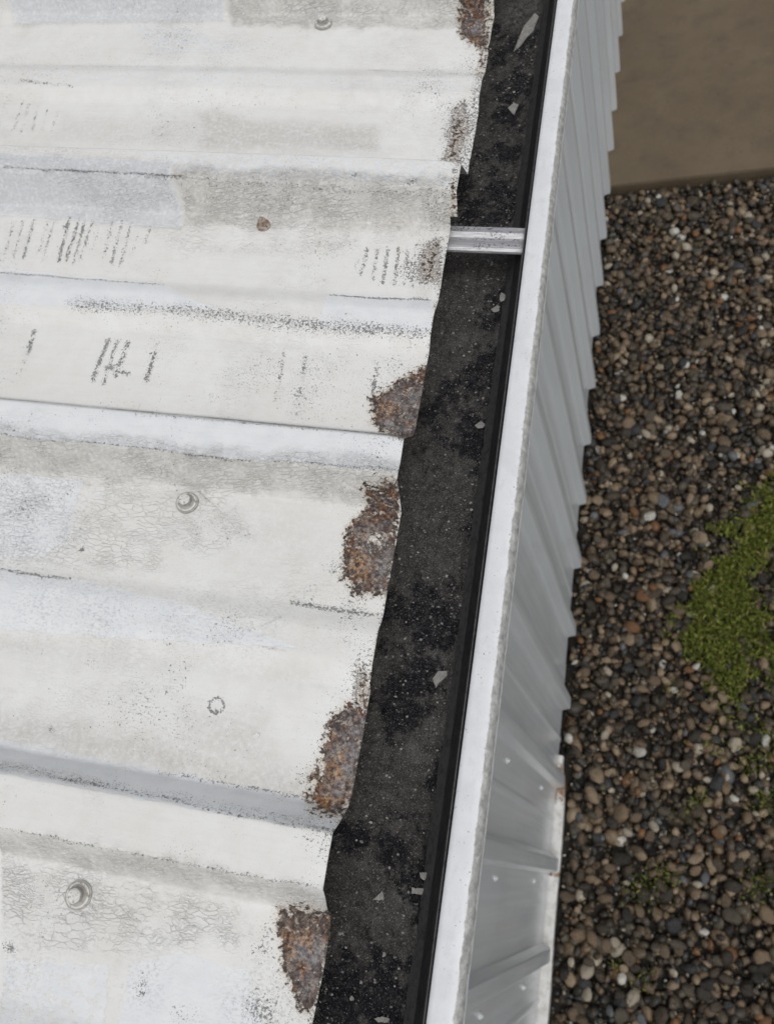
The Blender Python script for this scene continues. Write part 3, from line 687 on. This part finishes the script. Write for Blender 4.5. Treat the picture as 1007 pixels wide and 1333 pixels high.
for (p, r, wt) in zip([(0.0808, -0.1605), (0.0822, -0.2044), (0.0828, -0.2197), (0.0822, -0.1665), (0.0834, -0.4058), (0.0787, -0.4017), (0.0807, -0.6911), (0.0822, -0.6988), (0.0798, -0.71), (0.0785, -0.7196), (0.0813, -0.7383), (0.0812, -0.7628), (0.0822, -0.7758), (0.0809, -0.7748), (0.081, -0.7901), (0.0889, -0.4198), (0.0908, -0.4173), (0.0914, -0.384), (0.0914, -0.3767), (0.0787, -0.9962), (0.0898, -0.9707), (0.0908, -0.9669), (0.0882, -0.9977), (0.0744, -1.0093), (0.0847, -0.9124), (0.0827, -0.885), (0.078, -0.6396), (0.078, -0.5818), (0.0816, -0.4876), (0.0844, -0.4456)],
                      [.004,.003,.003,.004,.0015,.001,.004,.004,.004,.004,.003,.003,.0045,.003,.004,.002,.002,.002,.0015,.0035,.003,.003,.003,.002,.003,.003,.004,.004,.003,.003],
                      [.68,.5,.55,.6,1.0,.5,.6,.6,.5,.5,.55,.5,.75,.6,.5,.6,.6,.6,.8,.65,.6,.6,.5,.5,.5,.5,.35,.35,.4,.4]):
    A[:, 0] = np.maximum(A[:, 0], np.where(jj < 9, wt*np.exp(-(np.hypot(vx-p[0], vy-p[1])/r)**2), 0))
A[:, 0] = np.where((jj == 7) | (jj == 8), np.maximum(A[:, 0], .45), A[:, 0])
attr(me, 'wear_a', A)
gchild(link('lip', me, None, M_LIP))

# silt bed
xs = np.arange(-.0485, .0475, .0016)
ys = axis(-2.28, 4.98, -1.16, .12, .0019, .03)
X, Y = np.meshgrid(xs, ys, indexing='ij')
hgt = -.0655 + .0045*(fbm(X, Y, .06, 61)-.5)*2 + .0016*(fbm(X, Y, .012, 65)-.5)*2 + .0010*(rng.random(X.shape)-.5)
hgt = hgt + .0045*sstep(.036, .047, X) - .0025*sstep(-.02, -.045, X)*0
A = np.zeros((X.size, 3)); xf, yf = X.ravel(), Y.ravel()
for (p, r) in zip([(0.0174, -0.0254), (0.0335, -0.0938), (0.0252, -0.1412), (-0.0148, 0.0101), (0.0228, -0.1997), (0.0017, -0.2746), (-0.0204, -0.2381), (0.0347, -0.2684), (0.0413, -0.401), (0.0356, -0.4195), (0.03, -0.5006), (0.0094, -0.5174), (-0.0036, -0.5343), (0.0431, -0.4836), (0.0301, -0.5598), (0.0492, -0.6529), (0.0049, -0.734), (0.0207, -0.7465), (0.0389, -0.7315), (-0.016, -0.7356), (0.0042, -0.8135), (0.0133, -0.7869), (-0.0092, -0.9227), (0.0227, -0.9231), (0.0475, -0.9244), (-0.0294, -0.9202), (-0.0015, -1.0262), (0.0281, -1.0248), (-0.01, -1.0441), (0.0522, -0.9553), (0.0461, -0.9919), (0.0569, -0.8615)],
                  [.028,.03,.03,.02,.03,.035,.02,.03,.02,.02,.03,.03,.025,.022,.03,.02,.03,.03,.03,.02,.02,.02,.022,.025,.02,.02,.035,.04,.03,.012,.012,.02]):
    A[:, 0] = np.maximum(A[:, 0], (.72*np.exp(-(np.hypot(xf-p[0]+.03*(fbm(xf, yf, .03, 81)-.5), yf-p[1]+.05*(fbm(xf, yf, .03, 85)-.5))/(r*1.2))**2)))
me = mesh('silt', np.stack([X, Y, hgt], -1).reshape(-1, 3), gridfaces(len(xs), len(ys), False), True)
attr(me, 'wear_a', A)
tag(gchild(link('silt', me, None, M_SILT)), kind='stuff')
def silt_h(x, y):
    return float(-.0655 + .0045*(fbm(np.array([x]), np.array([y]), .06, 61)-.5)[0]*2 + .0045*sstep(.036, .047, np.array([x]))[0])

# hanger strap : ridged aluminium extrusion from under the sheet to under the lip
sp = [(-.0152, -.0008), (-.0145, .0004), (-.0105, .0006), (-.0085, .0022), (-.0060, .0026), (-.0040, .0012), (-.0015, -.0002), (.0020, -.0002), (.0045, .0010), (.0065, .0022), (.0100, .0024), (.0125, .0022), (.0150, .0006), (.0156, -.0014),
      (.0150, -.0030), (.0060, -.0012), (.0, -.0024), (-.006, .0004), (-.0145, -.0016)]
xs_ = np.linspace(-.045, .0735, 9); V = []
for x in xs_:
    t = (x+.01)/.0835; z0 = -.0105-.0150*t
    for (dy, dz) in sp: V.append((x, -.3635-dy*1.02, z0+dz))
m = len(sp); idx = np.arange(len(V)).reshape(len(xs_), m)
F = [np.stack([idx[:-1, j], idx[:-1, (j+1) % m], idx[1:, (j+1) % m], idx[1:, j]], -1) for j in range(m)]
me = mesh('hanger_strap', V, np.concatenate(F), False)
import bmesh
bm = bmesh.new(); bm.from_mesh(me); bm.verts.ensure_lookup_table()
bm.faces.new([bm.verts[i] for i in idx[0]]); bm.faces.new([bm.verts[i] for i in idx[-1][::-1]])
bmesh.ops.recalc_face_normals(bm, faces=bm.faces); bm.to_mesh(me); bm.free()
gchild(link('hanger_strap', me, None, M_STRAP))

# ---- crumbs of paint and grit lying on the silt (uncountable)
def crumb_mat():
    n = NT('grit_and_paint_crumbs'); r = n.geo('Random Per Island')
    n.set(Base_Color=n.ramp(r, [(0, (.03, .029, .028)), (.35, (.07, .067, .062)), (.6, (.14, .135, .128)), (.85, (.27, .265, .255)), (1, (.42, .41, .39))]), Roughness=.8)
    return n.m
V, F = [], []
cl = rng.random((60, 2))*[.09, 1.3]+[-.045, -1.16]
for i in range(8000):
    if rng.random() < .55:
        c = cl[rng.integers(60)]; x, y = c+rng.normal(size=2)*[.012, .022]
    else: x, y = rng.random()*.094-.047, -1.16+rng.random()*1.28
    if not (-.046 < x < .044): continue
    s = .0004+.0012*rng.random()**3.5; z = silt_h(x, y)+s*.25+.0006
    a0 = rng.random()*6.28; n = 5; b = len(V)
    tx, ty = rng.normal(size=2)*.25
    for j in range(n):
        a = a0+j*6.28/n; r_ = s*(.6+.7*rng.random()); dx, dy = r_*math.cos(a), r_*math.sin(a)*.75
        V.append((x+dx, y+dy, z+tx*dx+ty*dy))
    V.append((x, y, z+s*.5)); V.append((x, y, z-s*.5))
    for j in range(n): F.append((b+j, b+(j+1) % n, b+n)); F.append((b+(j+1) % n, b+j, b+n+1))
o = link('paint_crumbs', mesh('paint_crumbs', V, F), None, crumb_mat())
tag(gchild(o), kind='stuff')

# ---- larger paint flakes, each its own thing
def flake(outline, label, z=None, thick=.0006, curl=.0016, mat=M_FLAKE, group=None, seed=0, base=None):
    r = np.random.default_rng(seed)
    pts = np.array(outline); c = pts.mean(0)
    fine = []
    for i in range(len(pts)):                        # ragged broken edge
        a, b = pts[i], pts[(i+1) % len(pts)]
        for t in np.linspace(0, 1, 5)[:-1]: fine.append(a+(b-a)*t+(r.normal(size=2)*.00022 if t else 0))
    fine = np.array(fine)-c; n = len(fine)
    sx = np.ptp(fine, axis=0).max()/2
    V, F = [], []
    rings = [1., .72, .42]
    for side in (0, 1):
        for k in rings:
            for p in fine*k:
                h = curl*((p[0]*.7+p[1]*.3)/sx)**2+r.normal()*.00012
                V.append((p[0], p[1], h-(thick if side else 0)))
        V.append((0, 0, -(thick if side else 0)))
    off = len(rings)*n+1
    for side in (0, 1):
        b = side*off
        for k in range(len(rings)-1):
            for j in range(n):
                q = [b+k*n+j, b+k*n+(j+1) % n, b+(k+1)*n+(j+1) % n, b+(k+1)*n+j]
                F += [(q[0], q[1], q[2]), (q[0], q[2], q[3])] if side == 0 else [(q[0], q[2], q[1]), (q[0], q[3], q[2])]
        k = len(rings)-1
        for j in range(n):
            t = (b+k*n+j, b+k*n+(j+1) % n, b+len(rings)*n); F.append(t if side == 0 else t[::-1])
    for j in range(n):
        a_, b_ = j, (j+1) % n; F += [(a_, off+a_, off+b_), (a_, off+b_, b_)]
    zz = z if z is not None else silt_h(c[0], c[1])+thick+.0012
    o = link('paint_flake', mesh('paint_flake', V, F), None, mat); o.location = (c[0], c[1], zz)
    o.rotation_euler = tuple(r.normal(size=2)*.05)+(0,)
    tag(o, label, 'paint flake', group)
    return o
G = 'paint flakes fallen into the gutter'
FL = [
 ([(0.0164, -0.0331), (0.0201, -0.0154), (0.0246, 0.0036), (0.0366, 0.0236), (0.0419, 0.0166), (0.0375, -0.0052), (0.0309, -0.0129), (0.0239, -0.0257)], 'long narrow pale flake of paint lying aslant on black silt'),
 ([(0.0289, -0.7879), (0.0326, -0.7811), (0.0404, -0.7804), (0.0409, -0.7842), (0.0352, -0.7899), (0.0327, -0.7952)], 'pale hooked paint flake beside the scatter of grit in mid gutter'),
 ([(0.0071, -0.9587), (0.0102, -0.9555), (0.0132, -0.9512), (0.0151, -0.9546), (0.0156, -0.9577)], 'small grey triangular paint flake on the silt'),
 ([(0.0368, -0.9449), (0.0469, -0.9442), (0.0481, -0.9482), (0.0416, -0.9488), (0.0374, -0.9491)], 'grey oblong paint flake close below a rounder flake'),
 ([(0.0417, -0.934), (0.047, -0.9331), (0.0497, -0.9347), (0.0461, -0.9386), (0.0429, -0.9375)], 'rounded grey paint flake just above an oblong one'),
 ([(0.0422, -0.4021), (0.043, -0.3954), (0.0483, -0.4006), (0.0474, -0.4063), (0.0436, -0.4079)], 'small upright paint flake, farther of a close pair past the strap'),
 ([(0.0343, -0.4147), (0.0399, -0.4095), (0.0458, -0.4137), (0.0424, -0.4172), (0.0377, -0.4178)], 'flat wide paint flake, nearer of a close pair past the strap'),
 ([(0.0205, -0.1305), (0.0259, -0.1231), (0.0326, -0.1282), (0.0289, -0.1431)], 'small pale paint flake below the long narrow one'),
 ([(0.0343, -0.5467), (0.0396, -0.5417), (0.0463, -0.5484), (0.0377, -0.55)], 'thin dull paint flake on the blackest silt'),
 ([(0.0227, -1.0336), (0.0275, -1.0312), (0.0334, -1.0313), (0.0339, -1.0341), (0.0259, -1.0353)], 'dusty brownish paint flake near the gutter end of the wet black silt'),
]
for i, (pl, lb) in enumerate(FL): flake(pl, lb, seed=i, group=G)
for i, (x, y) in enumerate([(-0.0066, -0.9563), (0.0082, -1.0138), (0.0031, -1.0252), (0.0414, -0.083), (0.0369, -0.1614), (0.0166, -0.3272), (0.0525, -0.4529), (0.0447, -0.7242), (0.0225, -0.993), (0.0386, -0.8312), (0.0409, -0.6269), (0.0281, -0.3559)]):
    n = 6; r = .0010+.0004*(i % 3)
    flake([(x+r*(.7+.5*((i*7+j*3) % 5)/5)*math.cos(j*6.283/n), y+r*(.7+.5*((i*5+j*2) % 5)/5)*math.sin(j*6.283/n)) for j in range(n)],
          'tiny pale chip of paint loose on the gutter silt', seed=40+i, curl=.0006, group='tiny paint chips in the gutter')
M_WFL = mat_simple('white_paint_flake', (.80, .80, .78), (.7, .7, .68), 200, .6)
p = [(0.0797, -0.8605), (0.0777, -0.8585), (0.075, -0.8597), (0.076, -0.8633)]
pts3 = [roofpt(a, b, 0.) for a, b in p]
zc = float(np.mean([q[2] for q in pts3]))+.0042
fl = flake([(q[0], q[1]) for q in pts3], 'tiny white square paint flake lying on the roof near a ring of dots', z=zc, seed=77, curl=.0004, mat=M_WFL)
fl.rotation_euler = (0, TH, 0)

# ================================================================== concrete slab
slab = box('concrete_slab', (-.26, 2.452, GZ-.04), (6, 9.5, -2.714), None, M_CONC, .006)
tag(slab, 'damp brown concrete slab beyond the gravel', 'pavement', kind='structure')

# ================================================================== gravel
def ico(sub, seed):
    bm = bmesh.new(); bmesh.ops.create_icosphere(bm, subdivisions=sub, radius=1)
    r = np.random.default_rng(seed)
    v = np.array([x.co for x in bm.verts]); f = np.array([[q.index for q in p_.verts] for p_ in bm.faces]); bm.free()
    # cut by a few random planes so that the stones are water-worn lumps with facets
    for k in range(5):
        d = r.normal(size=3); d /= np.linalg.norm(d); h = .55+.35*r.random()
        t = v@d; ex = np.clip(t-h, 0, None); v = v-ex[:, None]*d*.8
    v = v+.05*r.normal(size=v.shape)
    sc = np.array([1, .62+.3*r.random(), .42+.25*r.random()])
    return v*sc, f
BASE = [ico(2, 100+i) for i in range(12)]; BASE1 = [ico(1, 300+i) for i in range(12)]
XA, XB_ = -.265, 1.75; YA, YB = -2.1, 2.44
def moss_d(x, y):
    return polyd(x, y, MOSS)
MOSS = [tuple(q) for q in [(0.5978, 0.7101), (0.4797, 0.5832), (0.3858, 0.4406), (0.3122, 0.2011), (0.2572, 0.0354), (0.2912, -0.1021), (0.3345, -0.1944), (0.43, -0.1931), (0.5243, -0.1242), (0.5207, 0.0417), (0.5286, 0.264), (0.5877, 0.4661), (0.6727, 0.5034), (0.6813, 0.8192)]]
gravel = empty('gravel_bed', (.7, 0, GZ))
tag(gravel, 'bed of mixed brown and grey river pebbles along the wall', 'gravel', kind='structure')
stones = []
cell = .039
nx, ny = int((XB_-XA)/cell), int((YB-YA)/cell)
for layer, (dz, ss) in enumerate(((-.020, 1.15), (0., 1.0))):
    for i in range(nx):
        for j in range(ny):
            if layer == 1 and rng.random() < .12: continue
            x = XA+(i+.5+.9*(rng.random()-.5))*cell; y = YA+(j+.5+.9*(rng.random()-.5))*cell
            s = (.0140+.0135*rng.random()**1.4+(.011 if rng.random() < .10 else 0)+(.010 if rng.random() < .02 else 0))*ss
            if x-s < XW-.003 or y+s*.6 > 2.452: continue
            if y < -.5 and x-s*.8 < XW+.037: continue
            stones.append((x, y, GZ+dz+.006*(rng.random()-.5)+.006*(vnoise(np.array([x]), np.array([y]), .25, 3)[0]-.5), s, layer))
c2 = .0235
for i in range(int((1.25-XA)/c2)):
    for j in range(int((YB-YA)/c2)):
        x = XA+(i+rng.random())*c2; y = YA+(j+rng.random())*c2; s = .0055+.0055*rng.random()
        if x-s < XW-.003 or y+s*.6 > 2.452 or (x-s < XW+.037 and y < -.5): continue
        stones.append((x, y, GZ-.015+.008*rng.random(), s, 2))
# the three hundred that show largest to the camera's side become single stones
cp = np.array(camo.location)
CM = camo.rotation_euler.to_matrix()
def in_view(x, y, z):
    v = CM.transposed() @ (Vector((x, y, z))-Vector(cp))
    if v.z > 0: return False
    a, b = v.x/-v.z*1032.6/503, v.y/-v.z*1032.6/666
    # hidden by the wall: x beyond the wall face is always clear for this place
    return abs(a) < 1 and abs(b) < 1
cand = [k for k, s in enumerate(stones) if s[4] == 1 and in_view(*s[:3]) and s[0] > XW+.06]
cand.sort(key=lambda k: -stones[k][3]/np.linalg.norm(np.array(stones[k][:3])-cp))
single = set(cand[:300])
def stone_m(s):
    q = Euler((rng.normal()*.35, rng.normal()*.35, rng.random()*6.28)).to_matrix()
    return np.array(q)
PEBM = []
for i, (v, f) in enumerate(BASE):
    v3, f3 = ico(3, 100+i)
    me = mesh('pebble', v3, f3, True); me.materials.append(M_PEB1); PEBM.append(me)
Vs, Fs, b = [], [], 0
for k, s in enumerate(stones):
    t = int(rng.integers(12))
    if k in single:
        o = bpy.data.objects.new('pebble', PEBM[t]); COL.objects.link(o); o.parent = gravel; o.matrix_parent_inverse = Matrix.Translation((-.7, 0, -GZ))
        o.location = s[:3]; o.scale = (s[3],)*3; o.rotation_euler = (rng.normal()*.35, rng.normal()*.35, rng.random()*6.28)
        continue
    v, f = BASE1[t] if s[4] == 2 else BASE[t]
    Vs.append((v*s[3])@stone_m(s).T+np.array(s[:3])); Fs.append(f+b); b += len(v)
me = mesh('loose_gravel', np.concatenate(Vs), np.concatenate(Fs), True)
o = link('loose_gravel', me, None, M_PEB); o.parent = gravel; o.matrix_parent_inverse = Matrix.Translation((-.7, 0, -GZ)); tag(o, kind='stuff')

# ---- moss: short leafy shoots
V, F = [], []
spots = []
def shoot(x, y, z, s):
    a = rng.random()*6.28; lean = rng.normal(size=2)*.55; b_ = len(V)
    wv = s*(.16+.14*rng.random()); dx, dy = math.cos(a)*wv, math.sin(a)*wv
    tx, ty = lean*s; mx, my = tx*.4, ty*.4
    V.extend([(x-dx, y-dy, z), (x+dx, y+dy, z), (x+mx+dx*.9, y+my+dy*.9, z+s*.55), (x+mx-dx*.9, y+my-dy*.9, z+s*.55), (x+tx, y+ty, z+s)])
    F.extend([(b_, b_+1, b_+2), (b_, b_+2, b_+3), (b_+3, b_+2, b_+4)])
mp = np.array(MOSS); lo, hi = mp.min(0)-.1, mp.max(0)+.1
N = 60000
cx_ = rng.random(N)*(hi[0]-lo[0])+lo[0]; cy_ = rng.random(N)*(hi[1]-lo[1])+lo[1]
d = polyd(cx_, cy_, MOSS)+.14*(fbm(cx_, cy_, .10, 200)-.5)*2+.10*(fbm(cx_, cy_, .03, 210)-.5)*2
dens = sstep(.07, -.05, d)**1.5
keep = rng.random(N) < dens
for x, y, dd in zip(cx_[keep], cy_[keep], d[keep]):
    hgt_ = .010+.018*min(1, max(0, -dd)/.06)+.006*(vnoise(np.array([x]), np.array([y]), .05, 17)[0])
    shoot(x, y, GZ+hgt_*.55*rng.random(), .008+.012*rng.random())
SM_ = [(p, r, m_) for p, (r, m_) in zip([(0.5168, 0.4975), (0.5618, 0.6383), (0.5092, -0.314), (0.5211, -0.4103), (0.4692, -0.4584), (0.1576, -0.8979), (0.1121, -0.9492), (0.2091, -0.8686), (0.2998, -0.5911), (0.2612, -0.6507), (0.5195, -0.5592), (0.5445, -0.5688), (0.5041, -0.8551), (0.5407, -0.8365), (0.1436, -1.2001), (0.3634, -0.3602), (0.4301, -0.2805), (0.5629, 0.1385), (0.0455, -1.1961), (0.1941, -0.1881)],
        [(.11,500),(.10,500),(.07,300),(.06,250),(.05,150),(.07,260),(.05,160),(.05,160),(.04,140),(.04,120),(.05,220),(.04,160),(.06,220),(.05,200),(.04,120),(.06,160),(.06,200),(.09,350),(.03,60),(.04,60)])]
for p, r, m_ in SM_:
    for i in range(m_//2):
        x, y = np.array(p[:2])+rng.normal(size=2)*r*.55
        shoot(x, y, GZ+.001+.010*rng.random(), .006+.009*rng.random())
o = link('moss', mesh('moss', V, F), None, M_MOSS)
tag(o, 'bright green moss spreading over the pebbles', 'moss', kind='stuff')
